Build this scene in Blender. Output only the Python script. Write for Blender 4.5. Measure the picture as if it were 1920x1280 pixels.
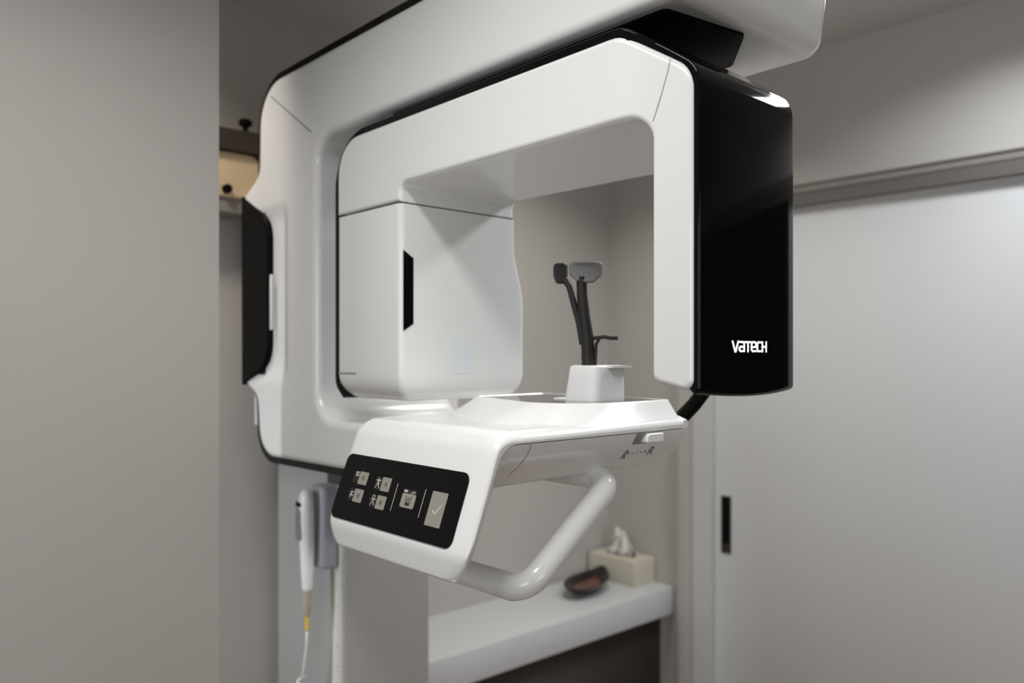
import bpy, bmesh, math, random
from mathutils import Vector, Matrix

# ------------------------------------------------------------------ camera, world, lights
# World: X runs along the back wall, Y runs from the viewer towards the back wall, floor at z = 0.
EYE = 1.5
sc = bpy.context.scene
col = sc.collection
for o in list(bpy.data.objects):
    bpy.data.objects.remove(o)

cam_d = bpy.data.cameras.new('camera')
cam = bpy.data.objects.new('camera', cam_d)
col.objects.link(cam)
cam.location = (0, 0, EYE)
cam.rotation_euler = (math.radians(90), 0, -math.atan2(0.670, 0.742))
cam_d.sensor_width = 36
cam_d.lens = 1527 / 1920 * 36
cam_d.shift_y = 28 / 1920
cam_d.clip_start = 0.05
cam_d.dof.use_dof = True
cam_d.dof.focus_distance = 1.15
cam_d.dof.aperture_fstop = 2.6
sc.camera = cam

sc.view_settings.view_transform = 'Standard'
sc.view_settings.look = 'None'
sc.view_settings.gamma = 1
sc.view_settings.exposure = 0.0
sc.view_settings.use_curve_mapping = False
sc.cycles.use_denoising = True
sc.cycles.max_bounces = 8

world = bpy.data.worlds.new('world')
sc.world = world
world.use_nodes = True
bg = world.node_tree.nodes['Background']
bg.inputs[0].default_value = (1.0, 0.97, 0.94, 1)
bg.inputs[1].default_value = 0.01

def area_light(name, loc, target, sx, sy, power, color, spread=180):
    l = bpy.data.lights.new(name, 'AREA')
    l.shape = 'RECTANGLE'
    l.size = sx
    l.size_y = sy
    l.energy = power
    l.color = color
    l.spread = math.radians(spread)
    o = bpy.data.objects.new(name, l)
    col.objects.link(o)
    o.location = loc
    d = Vector(target) - Vector(loc)
    o.rotation_euler = d.to_track_quat('-Z', 'Y').to_euler()
    return o

# ceiling downlights (two by the machine, one over the shelf), two added ceiling fills,
# daylight from the hall, and three added window fills, unseen behind the viewer
area_light('ceiling_lamp_or_fill', (0.17, 0.68, 2.47), (0.17, 0.681, 0), 0.20, 0.70, 11.3, (1.0, 0.997, 0.985), 141)
area_light('ceiling_lamp_or_fill', (2.05, 0.50, 2.47), (2.05, 0.501, 0), 0.20, 0.50, 9.6, (0.89, 0.95, 1.0), 147)
area_light('ceiling_lamp_or_fill', (2.05, 0.84, 2.47), (1.3, 1.02, 1.2), 0.2, 0.2, 5.0, (1.0, 0.99, 0.96), 100)  # added tilted fill, brightens the sensor head
area_light('ceiling_lamp_or_fill', (1.85, 1.60, 2.47), (1.85, 1.601, 0), 0.2, 0.2, 5.6, (1.0, 1.0, 0.92), 130)
area_light('ceiling_lamp_or_fill', (0.50, 1.78, 2.47), (0.85, 2.232, 1.0), 0.15, 0.15, 2.1, (1.0, 0.92, 0.84), 95)  # added wall-wash fill for the gap behind the partition
area_light('hall_daylight', (-0.6, 1.76, 1.2), (1.0, 2.232, 0.6), 0.08, 1.2, 4.6, (0.88, 0.96, 1.0), 90)
area_light('window_fill', (-2.2, -0.6, 1.6), (0.6, 1.2, 1.4), 1.4, 1.2, 12.5, (0.90, 0.96, 1.0), 140)
area_light('window_fill', (0.3, -2.0, 1.6), (0.6, 1.2, 1.4), 1.4, 1.2, 7.0, (1.0, 0.96, 0.88), 140)
area_light('window_fill', (1.0, -1.9, 1.65), (2.6, 0.4, 1.15), 1.2, 1.0, 4.0, (0.92, 0.93, 1.0), 80)

# ------------------------------------------------------------------ materials
def mat(name, color, rough=0.5, spec=0.5, coat=0.0, metal=0.0, noise=None, bump=0.0, emit=None):
    m = bpy.data.materials.new(name)
    m.use_nodes = True
    nt = m.node_tree
    b = nt.nodes['Principled BSDF']
    b.inputs['Base Color'].default_value = (*color, 1)
    b.inputs['Roughness'].default_value = rough
    b.inputs['Specular IOR Level'].default_value = spec
    b.inputs['Coat Weight'].default_value = coat
    b.inputs['Coat Roughness'].default_value = 0.04
    b.inputs['Metallic'].default_value = metal
    if emit:
        b.inputs['Emission Color'].default_value = (*emit[0], 1)
        b.inputs['Emission Strength'].default_value = emit[1]
    if noise:
        scale, amt = noise
        tc = nt.nodes.new('ShaderNodeTexCoord')
        n = nt.nodes.new('ShaderNodeTexNoise')
        n.inputs['Scale'].default_value = scale
        n.inputs['Detail'].default_value = 4
        nt.links.new(tc.outputs['Object'], n.inputs['Vector'])
        r = nt.nodes.new('ShaderNodeValToRGB')
        r.color_ramp.elements[0].position = 0.35
        r.color_ramp.elements[1].position = 0.65
        r.color_ramp.elements[0].color = (*[c * (1 - amt) for c in color], 1)
        r.color_ramp.elements[1].color = (*[min(1, c * (1 + amt)) for c in color], 1)
        nt.links.new(n.outputs['Fac'], r.inputs['Fac'])
        nt.links.new(r.outputs['Color'], b.inputs['Base Color'])
        if bump:
            bp = nt.nodes.new('ShaderNodeBump')
            bp.inputs['Strength'].default_value = bump
            bp.inputs['Distance'].default_value = 0.002
            n2 = nt.nodes.new('ShaderNodeTexNoise')
            n2.inputs['Scale'].default_value = scale * 60
            nt.links.new(tc.outputs['Object'], n2.inputs['Vector'])
            nt.links.new(n2.outputs['Fac'], bp.inputs['Height'])
            nt.links.new(bp.outputs['Normal'], b.inputs['Normal'])
    return m

M = {
    'wall': mat('painted_wall', (0.475, 0.449, 0.425), 0.7, 0.3, noise=(2.0, 0.015), bump=0.05),
    'ceiling': mat('ceiling_paint', (0.56, 0.54, 0.52), 0.8, 0.2, noise=(2.0, 0.015)),
    'floor': mat('vinyl_floor', (0.29, 0.225, 0.175), 0.45, 0.4, noise=(6.0, 0.06)),
    'door': mat('door_lacquer', (0.58, 0.57, 0.565), 0.5, 0.4, noise=(1.5, 0.01)),
    'frame': mat('frame_lacquer', (0.52, 0.51, 0.50), 0.5, 0.4),
    'rail': mat('aluminium_rail', (0.24, 0.22, 0.20), 0.5, 0.4),
    'white': mat('white_gloss_plastic', (0.81, 0.807, 0.80), 0.16, 0.5, coat=0.2),
    'white_satin': mat('white_satin_plastic', (0.83, 0.827, 0.82), 0.40, 0.5),
    'column': mat('column_paint', (0.35, 0.34, 0.335), 0.45, 0.4),
    'black': mat('black_gloss', (0.004, 0.004, 0.004), 0.07, 0.20),
    'black_matte': mat('black_matte', (0.003, 0.0028, 0.0028), 0.45, 0.07),
    'rubber': mat('dark_rubber', (0.018, 0.016, 0.015), 0.5, 0.4),
    'seam': mat('seam_shadow_gap', (0.05, 0.045, 0.04), 0.8, 0.1),
    'screen': mat('panel_glass', (0.0035, 0.0035, 0.0035), 0.15, 0.12),
    'key': mat('key_grey', (0.30, 0.28, 0.24), 0.5, 0.3),
    'key_side': mat('key_icon_patch', (0.018, 0.017, 0.016), 0.4, 0.3),
    'ink': mat('dark_print', (0.03, 0.025, 0.02), 0.6, 0.2),
    'print': mat('pale_print', (0.75, 0.73, 0.68), 0.6, 0.2),
    'lit': mat('lit_logo', (1, 1, 1), 0.5, 0.2, emit=((0.93, 0.97, 1.0), 1.6)),
    'smoke': mat('smoked_top_plate', (0.045, 0.040, 0.037), 0.04, 0.7),
    'pad': mat('grey_pad', (0.24, 0.235, 0.23), 0.5, 0.4),
    'label': mat('pale_label', (0.74, 0.765, 0.80), 0.4, 0.4),
    'bluegrey': mat('bluish_grey_plastic', (0.34, 0.35, 0.39), 0.4, 0.4),
    'cream': mat('cream_scale', (0.70, 0.67, 0.60), 0.5, 0.3),
    'greyplastic': mat('mid_grey_plastic', (0.22, 0.20, 0.185), 0.4, 0.4),
    'relief': mat('beige_rubber', (0.42, 0.38, 0.30), 0.6, 0.3),
    'yellow': mat('yellow_sleeve', (0.75, 0.47, 0.03), 0.5, 0.4),
    'cord': mat('white_cord', (0.75, 0.72, 0.66), 0.5, 0.3),
    'orange': mat('orange_sticker', (0.75, 0.22, 0.04), 0.5, 0.3),
    'dark_grey': mat('dark_grey_metal', (0.05, 0.047, 0.045), 0.5, 0.4),
    'beige': mat('beige_board', (0.62, 0.47, 0.30), 0.55, 0.3, noise=(9.0, 0.08)),
    'brown_dark': mat('dark_brown', (0.045, 0.035, 0.028), 0.5, 0.3),
    'card': mat('cream_card', (0.60, 0.55, 0.46), 0.6, 0.2),
    'tissue': mat('tissue_paper', (0.78, 0.74, 0.70), 0.9, 0.1),
    'lacquer': mat('dark_lacquer', (0.012, 0.008, 0.006), 0.2, 0.5, noise=(14.0, 0.5)),
    'amber': mat('amber_lacquer', (0.10, 0.030, 0.010), 0.25, 0.5, noise=(20.0, 0.3)),
    'shelf': mat('shelf_laminate', (0.57, 0.57, 0.58), 0.4, 0.4),
    'base': mat('shelf_shade', (0.055, 0.045, 0.041), 0.45, 0.3, noise=(3.0, 0.06)),  # dark colour carries the shade under the shelf
    'track': mat('dark_track', (0.13, 0.118, 0.105), 0.5, 0.4),
    'bronze': mat('dark_bronze', (0.020, 0.015, 0.009), 0.4, 0.5, metal=0.2),
}

# ------------------------------------------------------------------ mesh helpers (z measured from eye level inside the helpers)
class Outline(list):
    raw = None
    seg = 8
    step = 0.0

def ring_of(raw, ins, n, step):
    """rounded closed polygon, moved inwards by ins; always the same number of points for the same raw polygon"""
    N = len(raw)
    P = [Vector(p[:2]) for p in raw]
    info = []
    for i in range(N):
        p, a, b = P[i], P[i - 1], P[(i + 1) % N]
        r = raw[i][2] if len(raw[i]) > 2 else 0
        u, v = (a - p).normalized(), (b - p).normalized()
        ang = u.angle(v)
        turn = (p - a).x * (b - p).y - (p - a).y * (b - p).x
        if r > 0 and ang < math.pi - 0.02:
            t = min(r / math.tan(ang / 2), (a - p).length * 0.49, (b - p).length * 0.49)
            r = t * math.tan(ang / 2)
        else:
            r = 0
        n1 = Vector(((p - a).y, -(p - a).x)).normalized()
        n2 = Vector(((b - p).y, -(b - p).x)).normalized()
        m = (n1 + n2).normalized()
        q = p - m * (ins / max(0.25, m.dot(n1)))
        info.append((q, r, u, v, ang, turn > 0))
    out = []
    for i in range(N):
        q, r, u, v, ang, convex = info[i]
        if r <= 0:
            cur = [q]
        else:
            rr = max(1e-5, r - ins if convex else r + ins)
            t = rr / math.tan(ang / 2)
            c = q + (u + v).normalized() * (rr / math.sin(ang / 2))
            s, e = q + u * t - c, q + v * t - c
            tot = math.pi - ang
            sgn = 1 if s.x * e.y - s.y * e.x > 0 else -1
            k = max(2, int(n * tot / (math.pi / 2)) + 1)
            cur = []
            for j in range(k + 1):
                w = sgn * tot * j / k
                cur.append(c + Vector((s.x * math.cos(w) - s.y * math.sin(w), s.x * math.sin(w) + s.y * math.cos(w))))
        out.append(cur)
    flat = Outline()
    for i in range(N):
        flat.extend(out[i])
        if step:
            L = (P[(i + 1) % N] - P[i]).length
            k = max(1, int(L / step))
            a, b = out[i][-1], out[(i + 1) % N][0]
            for j in range(1, k):
                flat.append(a.lerp(b, j / k))
    return flat

def fillet(pts, n=8, step=0.0):
    """closed polygon [(a, b, radius)] -> dense outline with rounded corners"""
    area = sum(pts[i - 1][0] * pts[i][1] - pts[i][0] * pts[i - 1][1] for i in range(len(pts)))
    raw = list(pts) if area > 0 else list(reversed(pts))
    o = ring_of(raw, 0.0, n, step)
    o.raw, o.seg, o.step = raw, n, step
    return o

def offset(out, d):
    """move a counter-clockwise outline outwards by d (inwards when negative)"""
    N = len(out)
    res = []
    for i in range(N):
        e1 = (out[i] - out[i - 1])
        e2 = (out[(i + 1) % N] - out[i])
        if e1.length < 1e-9:
            e1 = e2
        if e2.length < 1e-9:
            e2 = e1
        n1 = Vector((e1.y, -e1.x)).normalized()
        n2 = Vector((e2.y, -e2.x)).normalized()
        m = n1 + n2
        if m.length < 1e-6:
            m = n1.copy()
        m.normalize()
        res.append(out[i] + m * (d / max(0.4, m.dot(n1))))
    return res

def rrect(a0, a1, b0, b1, r, n=6):
    return fillet([(a0, b0, r), (a1, b0, r), (a1, b1, r), (a0, b1, r)], n)

class MB:
    def __init__(s):
        s.bm = bmesh.new()

    def face(s, vs, smooth=True):
        try:
            f = s.bm.faces.new(vs)
            f.smooth = smooth
            return f
        except ValueError:
            return None

    def loft(s, rings, cap0=True, cap1=True, closed=True, capsmooth=False):
        vr = [[s.bm.verts.new(p) for p in r] for r in rings]
        n = len(vr[0])
        for a, b in zip(vr[:-1], vr[1:]):
            for i in range(n if closed else n - 1):
                j = (i + 1) % n
                s.face((a[i], a[j], b[j], b[i]))
        if cap0:
            s.face(list(reversed(vr[0])), capsmooth)
        if cap1:
            s.face(vr[-1], capsmooth)
        return s

    def prism(s, outline, axis, lo, hi, rlo=0.0, rhi=0.0, steps=1, k=5, fn=None):
        layers = []
        if rlo > 0:
            for i in range(k):
                t = i / k * math.pi / 2
                layers.append((lo + rlo * (1 - math.cos(t)), rlo * (1 - math.sin(t))))
        n0, n1 = lo + rlo, hi - rhi
        for i in range(steps + 1):
            layers.append((n0 + (n1 - n0) * i / steps, 0))
        if rhi > 0:
            for i in range(k - 1, -1, -1):
                t = i / k * math.pi / 2
                layers.append((hi - rhi * (1 - math.cos(t)), rhi * (1 - math.sin(t))))
        rings = []
        for h, ins in layers:
            o = ring_of(outline.raw, ins, outline.seg, outline.step) if getattr(outline, 'raw', None) else offset(outline, -ins)
            ring = []
            for p in o:
                q = (h, p.x, p.y) if axis == 'X' else (p.x, h, p.y) if axis == 'Y' else (p.x, p.y, h)
                ring.append(fn(*q) if fn else q)
            rings.append(ring)
        return s.loft(rings)

    def rbox(s, x0, x1, y0, y1, z0, z1, rv=0.01, rlo=0.004, rhi=0.004, fn=None, k=5, n=6, steps=1, qx=1.0, qy=1.0):
        """box with rounded vertical edges rv and rounded bottom / top rims"""
        layers = []
        if rlo > 0:
            for i in range(k):
                t = i / k * math.pi / 2
                layers.append((z0 + rlo * (1 - math.cos(t)), rlo * (1 - math.sin(t))))
        for i in range(steps + 1):
            layers.append((z0 + rlo + (z1 - rhi - z0 - rlo) * i / steps, 0))
        if rhi > 0:
            for i in range(k - 1, -1, -1):
                t = i / k * math.pi / 2
                layers.append((z1 - rhi * (1 - math.cos(t)), rhi * (1 - math.sin(t))))
        rings = []
        for h, ins in layers:
            o = rrect(x0 + ins * qx, x1 - ins, y0 + ins * qy, y1 - ins, rv, n)
            rings.append([fn(p.x, p.y, h) if fn else (p.x, p.y, h) for p in o])
        return s.loft(rings)

    def box(s, x0, x1, y0, y1, z0, z1, bev=0.0):
        o = [Vector(p) for p in ((x0, y0), (x1, y0), (x1, y1), (x0, y1))]
        if bev:
            return s.prism(o, 'Z', z0, z1, bev, bev, k=2)
        rings = [[(p.x, p.y, z) for p in o] for z in (z0, z1)]
        vr = s.loft(rings)
        for f in s.bm.faces:
            pass
        return s

    def tube(s, pts, r, n=16, closed=False, rad=None, flat=1.0):
        pts = [Vector(p) for p in pts]
        N = len(pts)
        rings = []
        up = None
        for i, p in enumerate(pts):
            if closed:
                t = pts[(i + 1) % N] - pts[i - 1]
            else:
                t = pts[min(i + 1, N - 1)] - pts[max(i - 1, 0)]
            t.normalize()
            if up is None:
                up = Vector((0, 0, 1)) if abs(t.z) < 0.9 else Vector((1, 0, 0))
            a = (up - t * up.dot(t)).normalized()
            up = a
            b = t.cross(a)
            rr = rad[i] if rad else r
            rings.append([p + a * (rr * math.cos(q)) + b * (rr * flat * math.sin(q)) for q in [2 * math.pi * j / n for j in range(n)]])
        if closed:
            rings.append(rings[0])
            s.loft(rings, False, False)
        else:
            s.loft(rings)
        return s

    def lathe(s, prof, cx, cy, n=24):
        rings = [[(cx + r * math.cos(2 * math.pi * j / n), cy + r * math.sin(2 * math.pi * j / n), z) for j in range(n)] for r, z in prof]
        return s.loft(rings)

    def stroke(s, pts, w, place, t=0.0006):
        """flat ribbon through 2-D points, put on a surface by place(u, v, height)"""
        for a, b in zip(pts[:-1], pts[1:]):
            a = Vector(a)
            b = Vector(b)
            d = (b - a).normalized() * (w / 2)
            q = Vector((-d.y, d.x))
            c = [a - d - q, b + d - q, b + d + q, a - d + q]
            s.loft([[place(p.x, p.y, h) for p in c] for h in (0, t)])
        for f in s.bm.faces:
            f.smooth = False
        return s

    def patch(s, outline, place, t=0.001):
        s.loft([[place(p.x, p.y, h) for p in outline] for h in (0, t)])
        for f in s.bm.faces:
            f.smooth = False
        return s

    def cut(s, axis, values):
        for v in values:
            g = s.bm.verts[:] + s.bm.edges[:] + s.bm.faces[:]
            no = {'X': (1, 0, 0), 'Y': (0, 1, 0), 'Z': (0, 0, 1)}[axis]
            bmesh.ops.bisect_plane(s.bm, geom=g, dist=1e-6, plane_co=[c * v for c in no], plane_no=no)
        return s

    def warp(s, fn):
        for f in s.bm.faces:
            f.smooth = True
        for v in s.bm.verts:
            v.co = fn(*v.co)
        return s

    def build(s, name, m, parent=None, angle=40, root=None, flat=False, weighted=False):
        bm = s.bm
        bmesh.ops.remove_doubles(bm, verts=bm.verts, dist=1e-6)
        bmesh.ops.recalc_face_normals(bm, faces=bm.faces)
        for v in bm.verts:
            v.co.z += EYE
        for e in bm.edges:
            if len(e.link_faces) == 2 and e.calc_face_angle(0) > math.radians(angle):
                e.smooth = False
        if flat:
            for f in bm.faces:
                f.smooth = False
        me = bpy.data.meshes.new(name)
        bm.to_mesh(me)
        bm.free()
        me.materials.append(m)
        o = bpy.data.objects.new(name, me)
        col.objects.link(o)
        if weighted:
            w = o.modifiers.new('weighted_normals', 'WEIGHTED_NORMAL')
            w.keep_sharp = True
        if parent:
            o.parent = parent
            if parent.type == 'EMPTY':
                o.matrix_parent_inverse = Matrix.Translation(-Vector(parent.location))
        return o

def tag(o, label, cat, group=None, kind=None):
    o['label'] = label
    o['category'] = cat
    if group:
        o['group'] = group
    if kind:
        o['kind'] = kind
    return o

def empty(name, loc):
    o = bpy.data.objects.new(name, None)
    o.empty_display_size = 0.1
    col.objects.link(o)
    o.location = (loc[0], loc[1], loc[2] + EYE)
    return o

def struct(o):
    o['kind'] = 'structure'
    return o

def smooth01(t):
    t = max(0.0, min(1.0, t))
    return t * t * (3 - 2 * t)

# ------------------------------------------------------------------ the room
YB = 2.232      # back wall
XR = 2.55       # right wall inside the shelf niche
XD = 2.515      # door side of the right wall
FL, CE = -EYE, 1.0
struct(MB().box(-3.2, 3.0, -2.6, 2.6, FL - 0.1, FL).build('floor', M['floor'], flat=True))
struct(MB().box(-3.2, 3.0, -2.6, 2.6, CE, CE + 0.1).build('ceiling', M['ceiling'], flat=True))
struct(MB().box(-3.2, XR, YB, YB + 0.1, FL, CE).build('wall_back', M['wall'], flat=True))
wr = MB()
wr.box(XR, XR + 0.12, 1.845, YB + 0.1, FL, CE)
wr.box(XD, XR + 0.12, 1.705, 1.853, FL, CE)
wr.box(XD, XR + 0.12, -2.6, 1.705, 0.52, CE)
struct(wr.build('wall_right', M['wall'], flat=True))
# partition on the left, close to the viewer
struct(MB().box(-3.2, 0.645, 1.573, 1.70, FL, CE).build('wall_left', M['wall'], flat=True))

# sliding door on the right wall, with its jamb and top rail
door = MB().box(XD + 0.012, XD + 0.05, 0.15, 1.700, FL + 0.01, 0.515, 0.002).build('door_1', M['door'])
struct(door)
hd = MB().box(XD + 0.009, XD + 0.0135, 1.632, 1.672, -0.705, -0.50).build('door_handle', M['bronze'], door, flat=True)
MB().box(XD + 0.008, XD + 0.0115, 1.637, 1.667, -0.67, -0.505).build('finger_recess', M['black_matte'], hd, flat=True)
jb = MB().box(XD - 0.010, XD + 0.04, 1.702, 1.780, FL, 0.505, 0.003)
struct(jb.build('trim_1', M['frame']))
rl = MB()
rl.box(XD - 0.020, XD + 0.02, -1.2, 1.86, 0.537, 0.560, 0.002)
rl.box(XD - 0.026, XD + 0.02, -1.2, 1.86, 0.560, 0.565)
o = struct(rl.build('trim_2', M['rail']))
MB().box(XD - 0.018, XD + 0.02, -1.2, 1.86, 0.496, 0.5352).build('door_rail', M['track'], o, flat=True)

# ------------------------------------------------------------------ shelf with tissue box and dish
sh = MB().box(1.335, XR, 1.895, YB, -0.981, -0.879, 0.003).build('wall_shelf', M['shelf'])
tag(sh, 'thick white laminate shelf in the wall niche behind the machine', 'shelf')

sb = MB().box(1.335, XD + 0.03, 1.96, YB, FL, -0.982).build('shelf_shade_panel', M['base'])  # added dark panel in place of the shade below the shelf
tag(sb, 'dark brown panel standing in for shade under the white shelf', 'shade panel')

tb = empty('tissue_box', (2.478, 2.10, -0.879))
tag(tb, 'cream tissue box with a tissue pulled up, on the white shelf', 'tissue box')
MB().box(2.415, 2.540, 1.985, 2.215, -0.879, -0.780, 0.002).build('carton', M['card'], tb)
ov = [Vector((2.478 + 0.034 * math.cos(q), 2.10 + 0.075 * math.sin(q))) for q in [2 * math.pi * i / 28 for i in range(28)]]
MB().prism(ov, 'Z', -0.7805, -0.7792).build('slot', M['greyplastic'], tb)
random.seed(4)
t = MB()
for s_ in range(2):
    rings = []
    for i in range(9):
        f = i / 8
        ring = []
        for j in range(13):
            g = (j / 12 - 0.5)
            w = 0.085 * (1 - 0.65 * f) + 0.02 * math.sin(f * 5)
            ring.append((2.478 + (0.018 if s_ else -0.014) * (1 - f * 0.4) + 0.012 * math.sin(g * 16 + s_ + f * 2) - 0.012 * f * s_,
                         2.10 + g * w * 1.5 + 0.02 * f * (1 if s_ else -1),
                         -0.779 + f * (0.092 - abs(g) * 0.05 + 0.012 * math.sin(g * 9 + s_ * 2))))
        rings.append(ring)
    t.loft(rings, False, False, closed=False)
tis = t.build('tissue', M['tissue'], tb, angle=180)
sm = tis.modifiers.new('thickness', 'SOLIDIFY')
sm.thickness = 0.0012

# leaf-shaped dark dish
ds = MB()
def dish_ring(f, z, off=0.0):
    ring = []
    for j in range(32):
        q = 2 * math.pi * j / 32
        a = 0.150 * f * math.cos(q)
        b = 0.072 * f * math.sin(q) * (1 - 0.35 * max(0, math.cos(q)) ** 2)
        tip = 0.018 * max(0, math.cos(q)) ** 6 * f
        ca, sa = math.cos(0.35), math.sin(0.35)
        ring.append((2.255 + a * ca - b * sa, 2.075 + a * sa + b * ca, z + tip + off))
    return ring
ds.loft([dish_ring(0.35, -0.8787), dish_ring(0.5, -0.874), dish_ring(0.75, -0.860), dish_ring(1.0, -0.838), dish_ring(1.01, -0.834),
         dish_ring(0.97, -0.836), dish_ring(0.72, -0.854), dish_ring(0.4, -0.867)])
dish = empty('leaf_dish', (2.255, 2.075, -0.879))
tag(dish, 'dark leaf-shaped dish lying on the white shelf in front of the tissue box', 'dish')
ds.build('bowl', M['lacquer'], dish, angle=70)
MB().loft([dish_ring(0.60, -0.8585), dish_ring(0.60, -0.8565)]).build('glaze', M['amber'], dish)

# ------------------------------------------------------------------ wall box left of the machine
wb = empty('wall_box', (0.86, YB, 0.40))
tag(wb, 'beige wall box with dark top and base in the gap left of the machine', 'wall box')
MB().prism(rrect(0.72, 0.985, 0.425, 0.548, 0.03), 'Y', 2.12, YB, 0.008, 0).build('casing', M['beige'], wb)
MB().prism(rrect(0.70, 0.985, 0.5485, 0.605, 0.008), 'Y', 2.10, YB, 0.004, 0).build('top_cap', M['brown_dark'], wb)
MB().prism(fillet([(0.72, 0.424), (0.975, 0.424), (0.955, 0.385, 0.02), (0.72, 0.385)]), 'Y', 2.13, YB, 0.004, 0).build('base', M['greyplastic'], wb)
MB().tube([(0.888, 2.121, 0.445), (0.888, 2.105, 0.445)], 0.012).build('knob', M['black_matte'], wb)
MB().lathe([(0.016, 0.604), (0.016, 0.612), (0.008, 0.616), (0.008, 0.630), (0.018, 0.634), (0.018, 0.645), (0.012, 0.650)], 0.955, 2.15).build('cap_nut', M['black_matte'], wb)

# ------------------------------------------------------------------ the X-ray machine
mc = empty('dental_xray_machine', (1.18, 1.97, FL))
tag(mc, 'white and black dental panoramic x-ray machine filling the middle of the room', 'x-ray machine')

# column with height scale
column = MB().rbox(1.05, 1.313, 1.788, 2.15, FL, 0.55, 0.006, 0.002, 0.002).build('column', M['column'], mc)
MB().box(1.0465, 1.0505, 1.795, 1.838, FL + 0.2, -0.25, 0.0008).build('height_scale', M['cream'], column)
tk = MB()
for i in range(46):
    z = -0.43 - i * 0.010
    tk.box(1.0458, 1.0467, 1.797, 1.797 + (0.024 if i % 5 == 0 else 0.016), z, z + 0.0016)
tk.build('scale_marks', M['greyplastic'], column, flat=True)
MB().rbox(0.985, 1.4155, 1.787, 2.165, -0.19, 0.612, 0.012, 0.004, 0.03).build('carriage', M['white_satin'], mc)
mo = MB().rbox(1.0, 1.20, 1.70, 1.786, -0.31, -0.232, 0.006, 0.003, 0.003).build('motor_cover', M['dark_grey'], mc)
MB().box(0.998, 1.0005, 1.765, 1.786, -0.285, -0.262).build('warning_sticker', M['orange'], mo, flat=True)
MB().rbox(0.998, 1.0495, 1.805, 1.872, -0.530, -0.322, 0.014, 0.012, 0.012).build('switch_holder', M['bluegrey'], mc)

# C-shaped support frame
def frame_outline():
    return fillet([
        (0.600, 0.452, 0.03), (0.600, 0.626, 0.02), (1.800, 0.626, 0.17),
        (1.805, 0.425, 0.03), (1.885, 0.386, 0.006), (1.885, -0.064, 0.006), (1.815, -0.098, 0.03),
        (1.800, -0.232, 0.19), (1.42, -0.228, 0.10), (1.26, -0.185, 0.06), (1.135, -0.170, 0.005),
        (1.135, -0.125, 0.005), (1.530, -0.132, 0.07), (1.530, 0.452, 0.055)], 10)
def frame_fn(x, y, z):
    if x > 1.0:
        x += max(0.0, z - 0.44) * 0.22 * smooth01((x - 1.0) / 0.15)
    # shallow scoop beside the rear cover
    if x < 0.90:
        x += 0.010 * smooth01((y - 1.652) / 0.04) * smooth01((z + 0.075) / 0.07) * smooth01((0.36 - z) / 0.06) * smooth01((0.90 - x) / 0.04)
    return (x, y, z)
fo = frame_outline()
fr = MB().prism(fo, 'X', 0.832, 1.185, 0.016, 0.03).cut('Z', [0.48, 0.52, 0.56, 0.60]).cut('Y', [1.64 + 0.012 * i for i in range(10)]).cut('Z', [-0.07, -0.055, -0.04, -0.025, -0.01, 0.005, 0.29, 0.305, 0.32, 0.335, 0.35]).cut('X', [1.0, 1.05, 1.1]).warp(frame_fn).build('support_frame', M['white'], mc, weighted=True)
eo = fillet([
    (0.62, 0.637, 0.02), (1.812, 0.637, 0.178),
    (1.814, 0.40, 0.03), (1.86, 0.386, 0.006), (1.86, -0.072, 0.006), (1.824, -0.092, 0.03),
    (1.812, -0.243, 0.198), (1.42, -0.239, 0.10), (1.30, -0.205, 0.06), (1.25, -0.17, 0.01),
    (1.40, -0.200, 0.08), (1.775, -0.200, 0.17), (1.775, 0.598, 0.15), (0.64, 0.598, 0.01)], 10)
MB().prism(eo, 'X', 0.8365, 0.880, 0.002, 0.002, k=2).build('edge_trim', M['black'], fr)
MB().prism(fillet([(1.890, 0.386, 0.004), (1.745, 0.312, 0.075), (1.745, -0.018, 0.075), (1.888, -0.070, 0.004)], 10), 'X', 0.828, 1.15, 0.006, 0.01).build('rear_cover', M['black_matte'], fr)
MB().box(0.829, 0.8325, 1.728, 1.737, 0.06, 0.185, 0.001).build('release_tab', M['white_satin'], fr)
# corner joint line on the outside face of the frame
def on_frame(u, v, h):
    return (0.8318 - h, u, v)
MB().stroke([(1.735, 0.588), (1.548, 0.470)], 0.0016, on_frame, 0.0005).build('joint_line', M['seam'], fr)
MB().prism(fillet([(0.855, 0.650, 0.01), (1.005, 0.628, 0.01), (1.095, 0.705, 0.02), (1.095, 1.30, 0.03), (0.855, 1.30, 0.03)]), 'Z', 0.4475, 0.4535).lathe([(0.09, 0.42), (0.09, 0.45)], 0.957, 0.95, 40).build('bearing_plate', M['black_matte'], fr)

# rotating arm: inverted U carrying the sensor head (far leg) and the tube head (near leg)
def arm_fn(x, y, z):
    xc = 0.958
    k = smooth01((0.700 - y) / 0.110)
    x = xc + (x - xc) * (1 - (0.175 if x < xc else 0.38) * k)
    if y > 1.15 and x > 1.0:
        x -= 0.024 * smooth01((z - 0.10) / 0.12) * smooth01((0.36 - z) / 0.03 + 0.2)
    return (x, y, z)
ao = fillet([
    (0.593, -0.046, 0.014), (0.593, 0.354, 0.045), (0.690, 0.4175, 0.06), (1.405, 0.4175, 0.095), (1.405, 0.2715, 0.001),
    (1.189, 0.2715, 0.001), (1.189, 0.303, 0.022), (0.6475, 0.305, 0.030), (0.6475, -0.032, 0.014)], 10)
def densify(out, step=0.03):
    return fillet(out.raw, out.seg, step)
ra = MB().prism(ao, 'X', 0.810, 1.108, 0.008, 0.016)
ra.cut('Y', [0.60 + 0.0125 * i for i in range(10)]).cut('X', [0.88, 0.96, 1.04])
ra = ra.warp(arm_fn).build('rotating_arm', M['white'], mc, weighted=True)
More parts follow.
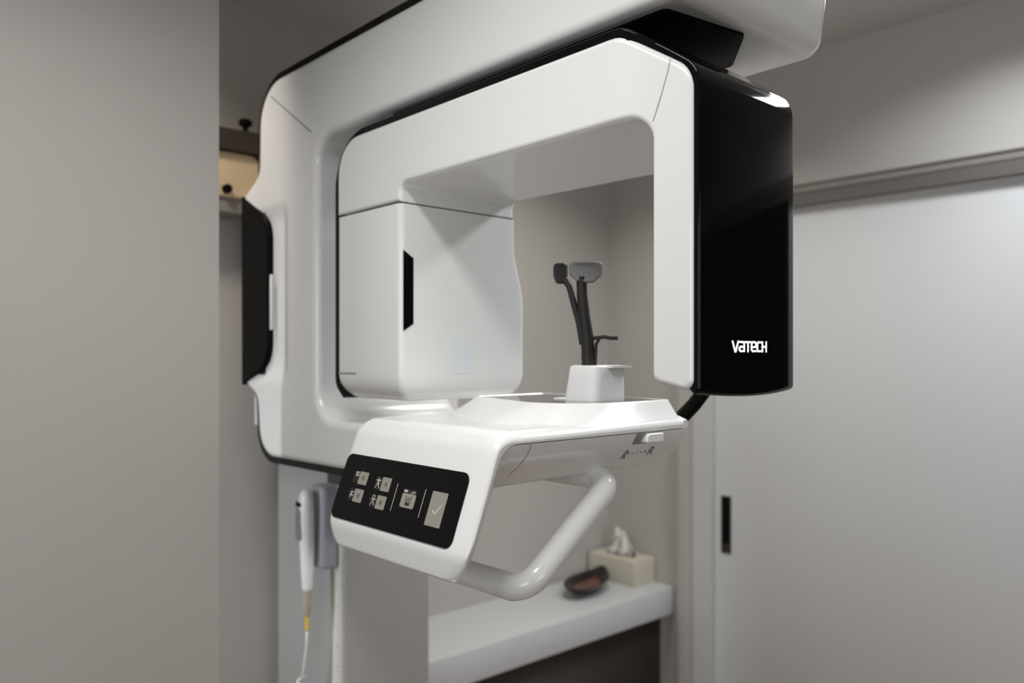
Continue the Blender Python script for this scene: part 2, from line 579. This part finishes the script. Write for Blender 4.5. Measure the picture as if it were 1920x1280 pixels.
# black outer skin wrapped round the arm
co = fillet([
    (0.5865, -0.057, 0.016), (0.5865, 0.358, 0.045), (0.686, 0.4285, 0.06), (1.418, 0.4285, 0.105), (1.418, -0.056, 0.03),
    (1.388, -0.081, 0.003), (1.380, -0.074, 0.003), (1.402, -0.048, 0.02), (1.402, 0.03, 0.01), (1.38, 0.06, 0.03), (1.38, 0.395, 0.06), (0.70, 0.395, 0.04), (0.612, 0.34, 0.03), (0.612, -0.030, 0.01)], 10)
def cover_fn(x, y, z):
    if y < 0.69:
        w = smooth01((0.69 - y) / 0.06)
        x = x + w * (0.8385 + (x - 0.8125) * (1.071 - 0.8385) / (1.092 - 0.8125) - x)
    if y < 0.612:
        g = (x - 0.955) / 0.116
        y -= 0.008 * (1 - g * g) * smooth01((0.40 - z) / 0.12)
        if z < 0.0:
            z -= 0.006 * (1 - g * g)
    return (x, y, z)
MB().prism(co, 'X', 0.8125, 1.092, 0.003, 0.014, steps=12).cut('Y', [0.60, 0.64, 0.66, 0.68]).cut('Z', [0.0, 0.28, 0.30, 0.32, 0.34, 0.36, 0.38, 0.40]).warp(cover_fn).build('outer_cover', M['black'], ra, weighted=True)
sen = MB().rbox(0.810, 1.108, 1.189, 1.405, -0.080, 0.2690, 0.011, 0.046, 0.0, fn=arm_fn, steps=14, k=8, qx=0.7, qy=0.4).build('sensor_head', M['white'], ra)
MB().rbox(0.8115, 1.082, 1.1905, 1.402, 0.2688, 0.2717, 0.010, 0, 0).build('seam_gap', M['seam'], ra)
def on_sensor(u, v, h):
    return (u, 1.1892 - h, v)
MB().patch([Vector(p) for p in ((0.8165, 0.0449), (0.8375, 0.0577), (0.8375, 0.174), (0.8165, 0.1871))], on_sensor, 0.0012).build('sensor_window', M['black'], ra)
MB().patch(rrect(0.9251, 0.9786, -0.032, 0.038, 0.006), on_sensor, 0.0006).build('sensor_label', M['label'], ra)
def on_side(u, v, h):
    return (0.8102 - h, u, v)
MB().stroke([(1.399, -0.0325), (1.338, -0.0325)], 0.003, on_side, 0.0004).build('side_print', M['greyplastic'], ra)
# fine joint between beam and tube head
jl = []
for i in range(12):
    f = i / 11
    y = 0.622 + 0.018 * (1 - f)
    z = 0.284 + (0.372 - 0.284) * f
    jl.append((y, z))
def on_arm_side(u, v, h):
    p = arm_fn(0.8097, u, v)
    return (p[0] - h, u, v)
MB().stroke([(0.6450, 0.2975), (0.6400, 0.312), (0.6350, 0.328), (0.6300, 0.345), (0.6260, 0.360), (0.6235, 0.372)], 0.0007, on_arm_side, 0.0004).build('joint_line', M['pad'], ra)

# lit lettering on the black tube head cover
def on_cover(u, v, h):
    g = (u - 0.955) / 0.116
    return (u, 0.5865 - 0.008 * (1 - g * g) - 0.0002 - h, v)
LX0, LX1, LZ0, LZ1 = 0.9005, 0.9800, 0.0065, 0.0189
def letters():
    W = 6.15
    strokes = [
        [(0.05, 1.0), (0.45, 0.0), (0.55, 0.0), (0.95, 1.0)],
        [(1.2, 0.97), (1.75, 0.97), (1.95, 0.85), (1.95, 0.03), (1.35, 0.03), (1.17, 0.15), (1.17, 0.36), (1.35, 0.48), (1.95, 0.48)],
        [(2.12, 0.97), (3.08, 0.97)], [(2.62, 0.97), (2.62, 0.0)],
        [(4.05, 0.03), (3.45, 0.03), (3.27, 0.18), (3.27, 0.82), (3.45, 0.97), (3.9, 0.97), (4.08, 0.82), (4.08, 0.46), (3.27, 0.46)],
        [(5.08, 0.97), (4.5, 0.97), (4.34, 0.85), (4.34, 0.15), (4.5, 0.03), (5.08, 0.03)],
        [(5.3, 1.0), (5.3, 0.0)], [(6.05, 1.0), (6.05, 0.0)], [(5.3, 0.5), (6.05, 0.5)]]
    m = MB()
    for st in strokes:
        m.stroke([(LX0 + x / W * (LX1 - LX0), LZ0 + z * (LZ1 - LZ0)) for x, z in st], 0.0022, on_cover, 0.0005)
    return m
letters().build('lit_lettering', M['lit'], ra)

# chin table: upper shell, lower shell, platform
E_V = Vector((-0.3425, 0, -0.9395))
E_N = Vector((-0.9395, 0, 0.3425))
P0 = Vector((0.672, 1.12, -0.144))
def on_panel(u, v, h):
    return tuple(P0 + Vector((0, -u, 0)) + E_V * v + E_N * h)
us = fillet([
    (1.096, -0.1150, 0.004), (1.094, -0.094, 0.012), (0.6895, -0.098, 0.040), (0.6325, -0.252, 0.040), (0.6330, -0.288, 0.012), (0.643, -0.288, 0.003), (0.6405, -0.250, 0.01),
    (0.698, -0.1150, 0.036)], 10)
def end_fn(x, y, z):
    """rounds the lower corners of the hanging end"""
    d = min(1.0, max(0.0, (z + 0.288) / 0.060))
    ins = 0.036 * (1 - math.sqrt(1 - (1 - d) ** 2))
    x += min(max(y - 0.79, 0.0), 0.06) * 0.3 * smooth01((x - 0.98) / 0.09)
    return (x, 0.9595 + (y - 0.9595) * (0.1715 - ins) / 0.1715, z)
us = fillet(us.raw, us.seg, 0.006)
top = MB()
rings = []
N = len(us)
depth = []
for i in range(N):
    t_ = us[(i + 1) % N] - us[i - 1]
    nx, nz = t_.y, -t_.x
    L = math.hypot(nx, nz)
    nx, nz = nx / L, nz / L
    if nz > 0:
        depth.append((0.0150 * max(0, nz) ** 2 + 0.0065 * max(0, -nx) ** 2, nx, nz))
    else:
        depth.append((0.0065 * max(0, -nx) ** 2, nx, nz))
def shell_ring(y, g):
    return [end_fn(p.x - d * g * nx, y, p.y - d * g * nz) for p, (d, nx, nz) in zip(us, depth)]
for i in range(9):
    w = i / 8 * math.pi / 2
    rings.append(shell_ring(0.788 + 0.030 * (1 - math.cos(w)), 1 - math.sin(w)))
rings.append(shell_ring(0.95, 0))
for i in range(8, -1, -1):
    w = i / 8 * math.pi / 2
    rings.append(shell_ring(1.131 - 0.020 * (1 - math.cos(w)), 1 - math.sin(w)))
top.loft(rings)
# platform rising to the smoked plate
def plat(ox, z, ins=0.0):
    return [(p.x, p.y, z) for p in ring_of(ox, ins, 10, 0)]
hi_o = [(1.088, 0.814, 0.016), (1.098, 1.118, 0.016), (0.920, 1.118, 0.016), (0.818, 0.811, 0.120)]
lo_o = [(1.0955, 0.7885, 0.020), (1.0955, 1.128, 0.020), (0.850, 1.128, 0.020), (0.660, 0.7885, 0.150)]
def mix(f, ins=0.0, z=0.0):
    o_ = [tuple(a * (1 - f) + b * f for a, b in zip(p, q)) for p, q in zip(lo_o, hi_o)]
    return plat(o_, z, ins)
top.loft([mix(0, 0, -0.1145), mix(0, 0.001, -0.1085), mix(0.10, 0, -0.1035), mix(0.30, 0, -0.0975), mix(0.65, 0, -0.0850), mix(0.95, 0, -0.0735), mix(1, 0, -0.0715),
          mix(1, 0.0015, -0.0702), mix(1, 0.004, -0.0702), mix(1, 0.005, -0.0715)])
ct = top.build('chin_table', M['white'], mc, angle=50)
MB().loft([mix(1, 0.0042, -0.0725), mix(1, 0.0042, -0.0708)]).build('top_plate', M['smoke'], ct)
ls = fillet([
    (1.093, -0.1165, 0.003), (0.7000, -0.1165, 0.036), (0.6425, -0.250, 0.01), (0.646, -0.279, 0.003), (0.665, -0.275, 0.010),
    (0.690, -0.179, 0.026), (1.088, -0.179, 0.008), (1.097, -0.150, 0.01)], 8)
def low_fn(x, y, z):
    s_ = min(-0.1165 - z, (x - (0.672 + (z + 0.144) * 0.3646) - 0.006) * 0.94)
    s_ = max(0.0, s_) / 0.0625
    if y < 0.95:
        y += 0.064 * s_ ** 1.5
    return end_fn(x, y, z)
low = MB().prism(ls, 'Y', 0.7905, 1.120, 0.003, 0.004)
low.cut('Z', [-0.120, -0.126, -0.133, -0.140, -0.147, -0.154, -0.161, -0.168, -0.174, -0.25, -0.258, -0.262, -0.266, -0.270, -0.275])
low.cut('X', [0.68, 0.70, 0.72]).warp(low_fn).build('lower_shell', M['white'], ct, angle=30, weighted=True)
# slider and printed marks on the near side
def on_low(u, v, h):
    return low_fn(u, 0.7905, v)[0:1] + (low_fn(u, 0.7905, v)[1] - 0.0005 - h,) + (v,)
MB().patch(rrect(0.968, 1.030, -0.1345, -0.1175, 0.003), on_low, 0.0012).build('slider_slot', M['pad'], ct)
MB().prism(fillet([(0.985, -0.1325, 0.003), (1.0265, -0.1325, 0.002), (1.0265, -0.1185, 0.002), (0.988, -0.1185, 0.006)]), 'Y', 0.783, 0.797, 0.002, 0).build('slider', M['white_satin'], ct)
mk = MB()
def glyph(x, z, h, w):
    P = lambda a, b: (x + a * w + (1 - b) * 0.0065, z + b * h)
    mk.stroke([P(0, 0), P(0.12, 0.85), P(0.5, 1), P(0.8, 0.85), P(0.78, 0.58), P(0.42, 0.42), P(0.7, 0.25), P(0.95, 0)], 0.0015, on_low, 0.0003)
glyph(0.9665, -0.1590, 0.0140, 0.0075)
for i in range(5):
    mk.stroke([(0.9805 + i * 0.0092, -0.1506), (0.9805 + i * 0.0092 + 0.0004, -0.1506)], 0.0024 if i in (0, 4) else 0.0014, on_low, 0.0003)
glyph(1.0225, -0.1565, 0.0135, 0.0085)
mk.build('marks', M['ink'], ct)
MB().stroke([(0.7475 + 0.001 * math.sin(f / 24 * 3.1) - 0.0065 * (f / 24) ** 2, -0.1175 - 0.060 * f / 24) for f in range(25)], 0.0007, on_low, 0.0004).build('shell_joint', M['pad'], ct)

# black touch panel on the sloping end of the table
pn = MB().patch(rrect(-0.0015, 0.3005, 0.0085, 0.1085, 0.013), on_panel, 0.0014).build('control_panel', M['screen'], mc)
def onp(u, v, h):
    return on_panel(u, v, h + 0.0014)
def key(u0, u1, v0, v1, r=0.0018):
    return MB().patch(rrect(u0, u1, v0, v1, r), onp, 0.0005).build('key', M['key'], pn)
def onk(u, v, h):
    return on_panel(u, v, h + 0.0019)
keys = [(0.0477, 0.0716, 0.0330, 0.0523, 'up'), (0.0477, 0.0716, 0.0595, 0.0792, 'down'), (0.1107, 0.1333, 0.0347, 0.0550, 'up'), (0.1108, 0.1336, 0.0617, 0.0813, 'down')]
for u0, u1, v0, v1, d in keys:
    k_ = key(u0, u1, v0, v1)
    uc, vc = (u0 + u1) / 2, (v0 + v1) / 2
    s_ = 1 if d == 'up' else -1
    MB().stroke([(uc - 0.0032, vc + 0.0026 * s_), (uc, vc - 0.0030 * s_), (uc + 0.0032, vc + 0.0026 * s_)], 0.0012, onk, 0.0002).build('arrow', M['ink'], k_)
for u0, u1, v0, v1 in ((0.0325, 0.0475, 0.0335, 0.0515), (0.0325, 0.0475, 0.0600, 0.0785), (0.0935, 0.1105, 0.0355, 0.0545), (0.0935, 0.1105, 0.0625, 0.0805), (0.1690, 0.2010, 0.0445, 0.0502)):
    MB().patch(rrect(u0, u1, v0, v1, 0.002), onp, 0.0002).build('icon_patch', M['key_side'], pn)
def icon(strokes):
    m = MB()
    for pts, w in strokes:
        m.stroke(pts, w, onp, 0.0004)
    m.build('icon', M['print'], pn)
# bracket-like signs
icon([([(0.0440, 0.0350), (0.0385, 0.0350), (0.0385, 0.0400), (0.0440, 0.0400), (0.0440, 0.0378)], 0.0015)])
icon([([(0.0440, 0.0655), (0.0385, 0.0655), (0.0385, 0.0700), (0.0440, 0.0700)], 0.0015), ([(0.0385, 0.0700), (0.0385, 0.0730)], 0.0013)])
# two small figures
icon([([(0.0965, 0.0405), (0.1070, 0.0405)], 0.0009), ([(0.1017, 0.0375), (0.1017, 0.0410)], 0.0009), ([(0.0985, 0.0400), (0.1065, 0.0520)], 0.0008), ([(0.1050, 0.0400), (0.0970, 0.0520)], 0.0008), ([(0.0985, 0.0455), (0.1050, 0.0455)], 0.0007)])
icon([([(0.0985, 0.0665), (0.0985, 0.0640), (0.1010, 0.0628), (0.1040, 0.0640), (0.1040, 0.0665), (0.1012, 0.0680)], 0.0008), ([(0.0955, 0.0690), (0.1075, 0.0690)], 0.0009), ([(0.1012, 0.0675), (0.1012, 0.0710), (0.0970, 0.0775)], 0.0009), ([(0.1012, 0.0710), (0.1060, 0.0770)], 0.0009)])
# header above the tooth key
icon([([(0.1715, 0.0475), (0.1775, 0.0475)], 0.0012), ([(0.1718, 0.0475), (0.1735, 0.0475)], 0.0028), ([(0.1758, 0.0475), (0.1775, 0.0475)], 0.0028)])
icon([([(0.1865, 0.0487), (0.1965, 0.0487)], 0.0006), ([(0.1905, 0.0487), (0.1925, 0.0465)], 0.0008), ([(0.1945, 0.0487), (0.1965, 0.0465)], 0.0008)])
k5 = key(0.1685, 0.2010, 0.0506, 0.0705, 0.003)
tm = MB()
tm.stroke([(0.1795, 0.0545), (0.1800, 0.0600), (0.1812, 0.0665), (0.1895, 0.0665), (0.1905, 0.0600), (0.1912, 0.0545)], 0.0012, onk, 0.0002)
tm.stroke([(0.1838, 0.0640), (0.1842, 0.0560)], 0.0010, onk, 0.0002)
tm.stroke([(0.1872, 0.0640), (0.1872, 0.0560)], 0.0010, onk, 0.0002)
tm.stroke([(0.1825, 0.0645), (0.1885, 0.0645)], 0.0022, onk, 0.0002)
tm.build('tooth_sign', M['ink'], k5)
k6 = key(0.2347, 0.2683, 0.0398, 0.0862, 0.0012)
MB().stroke([(0.2450, 0.0655), (0.2508, 0.0697), (0.2606, 0.0572)], 0.0011, onk, 0.0003).build('tick', M['print'], k6)
for u in (0.1507, 0.2179):
    MB().stroke([(u, 0.0400), (u, 0.0790)], 0.0007, onp, 0.0003).build('divider', M['print'], pn)

# handle loop under the table
def loop_pts():
    A, B = Vector((0.7617, 0, -0.3215)), Vector((0.940, 0, -0.186))
    cor = [(A, 0.815), (B, 0.815), (B, 1.10), (A, 1.10)]
    P = [Vector((a.x, y, a.z)) for a, y in cor]
    out = []
    r = 0.034
    for i in range(4):
        p, a, b = P[i], P[i - 1], P[(i + 1) % 4]
        u, v = (a - p).normalized(), (b - p).normalized()
        c = p + (u + v) * r
        s0, e0 = -v * r, -u * r
        for j in range(11):
            q = j / 10 * math.pi / 2
            out.append(c + s0 * math.cos(q) + e0 * math.sin(q))
    return out
MB().tube(loop_pts(), 0.0192, 20, closed=True).build('hand_grip', M['white'], mc, angle=80)

# chin rest with bite stem
def chin_fn(x, y, z):
    f = (z + 0.072) / 0.057
    cx, cy = 0.995, 0.900
    return (cx + (x - cx) * (1 - 0.10 * f) + 0.006 * f, cy + (y - cy) * (1 - 0.10 * f), z)
cr = MB().rbox(0.953, 1.037, 0.864, 0.936, -0.0722, -0.0145, 0.016, 0, 0.004, fn=chin_fn, steps=3).build('chin_rest', M['white_satin'], mc)
MB().prism(rrect(0.960, 1.005, 0.930, 0.965, 0.008), 'Z', -0.0722, -0.069).build('base_flange', M['white_satin'], cr)
MB().prism(rrect(0.990, 1.046, 0.860, 0.905, 0.008), 'Z', -0.0185, -0.0150).build('rim_lip', M['white_satin'], cr)
stem = MB().tube([(0.985, 0.905, -0.016), (0.984, 0.906, 0.03), (0.981, 0.910, 0.065), (0.978, 0.912, 0.10), (0.9775, 0.913, 0.130)], 0.0095, 14,
                 rad=[0.0108, 0.0105, 0.0098, 0.0088, 0.0085]).build('stem', M['rubber'], cr)
MB().tube([(0.979, 0.912, 0.02), (0.976, 0.917, 0.055), (0.972, 0.926, 0.09), (0.969, 0.932, 0.115), (0.964, 0.940, 0.128)], 0.0055, 12).build('side_stem', M['rubber'], cr)
MB().tube([(0.990, 0.898, 0.030), (1.002, 0.886, 0.032), (1.010, 0.878, 0.030), (1.018, 0.870, 0.030)], 0.0035, 10).build('peg', M['rubber'], cr)
MB().tube([(0.992, 0.896, -0.016), (0.993, 0.895, 0.020), (0.997, 0.892, 0.028)], 0.0028, 10).build('peg_arm', M['rubber'], cr)
# two pads facing the stem
def view_pad(cx, cy, cz, w, h, th, ang, m, name, lower=0.5):
    ca, sa = math.cos(ang), math.sin(ang)
    ol = fillet([(-w / 2, h * 0.45, 0.006), (-w / 2, -h * 0.12, 0.012), (-w * lower / 2, -h * 0.5, 0.006), (w * lower / 2, -h * 0.5, 0.006), (w / 2, -h * 0.12, 0.012), (w / 2, h * 0.45, 0.006)])
    def f(x, y, z):
        y += 0.010 * (x / (w / 2)) ** 2
        return (cx + x * ca - y * sa, cy + x * sa + y * ca, cz + z)
    return MB().prism(densify(ol, 0.004), 'Y', -th / 2, th / 2, 0.003, 0.003, fn=f, k=3).build(name, m, cr)
view_pad(0.982, 0.906, 0.1385, 0.054, 0.036, 0.014, math.radians(-42), M['pad'], 'bite_pad', 0.45)
view_pad(0.962, 0.945, 0.138, 0.024, 0.036, 0.014, math.radians(-42), M['rubber'], 'side_pad', 0.6)

# curved black support band behind the tube head
bd = [(1.070, 0.850, -0.140), (1.100, 0.842, -0.127), (1.137, 0.834, -0.106), (1.165, 0.826, -0.083), (1.190, 0.82, -0.058),
      (1.215, 0.82, -0.025), (1.235, 0.82, 0.015), (1.248, 0.82, 0.06)]
MB().tube(bd, 0.013, 14, flat=0.8).build('support_band', M['black_matte'], mc)

# ------------------------------------------------------------------ hand switch hanging in its holder
sw = empty('exposure_switch', (0.972, 1.835, -0.58))
tag(sw, 'white hand-held exposure switch with a coiled cord hanging left of the control panel', 'hand switch')
hp = []
for i, (z, rx, ry, dx) in enumerate([(-0.580, 0.011, 0.011, 0), (-0.572, 0.0125, 0.0125, 0), (-0.53, 0.0155, 0.0150, 0), (-0.47, 0.018, 0.018, 0.0), (-0.41, 0.019, 0.0205, -0.002), (-0.36, 0.018, 0.0205, -0.003), (-0.338, 0.015, 0.018, -0.003), (-0.329, 0.009, 0.011, -0.002), (-0.327, 0.003, 0.004, -0.002)]):
    hp.append([(0.974 + dx + rx * math.cos(q), 1.835 + ry * math.sin(q) - 0.002 * i * 0, z) for q in [2 * math.pi * j / 24 for j in range(24)]])
MB().loft(hp).build('body', M['white'], sw, angle=80)
MB().prism(rrect(1.828, 1.857, -0.455, -0.372, 0.012), 'X', 0.9525, 0.980, 0.004, 0.002).build('button', M['greyplastic'], sw)
MB().prism(rrect(1.828, 1.856, -0.3715, -0.358, 0.004), 'X', 0.9530, 0.978, 0.002, 0.002).build('button_cap', M['black_matte'], sw)
MB().lathe([(0.0135, -0.581), (0.0125, -0.590), (0.010, -0.636), (0.008, -0.640)], 0.974, 1.835, 20).build('strain_relief', M['relief'], sw)
MB().tube([(0.974, 1.835, -0.640), (0.974, 1.836, -0.676)], 0.0048, 12).build('sleeve', M['yellow'], sw)
cd = [(0.974, 1.836, -0.675), (0.974, 1.838, -0.71), (0.973, 1.845, -0.75), (0.972, 1.853, -0.785), (0.972, 1.857, -0.798)]
for i in range(140):
    q = i * 2 * math.pi / 14
    cd.append((0.972 + 0.011 * math.cos(q), 1.857 + 0.011 * math.sin(q), -0.800 - i * 0.0016))
MB().tube(cd, 0.0026, 8).build('cord', M['cord'], sw, angle=180)
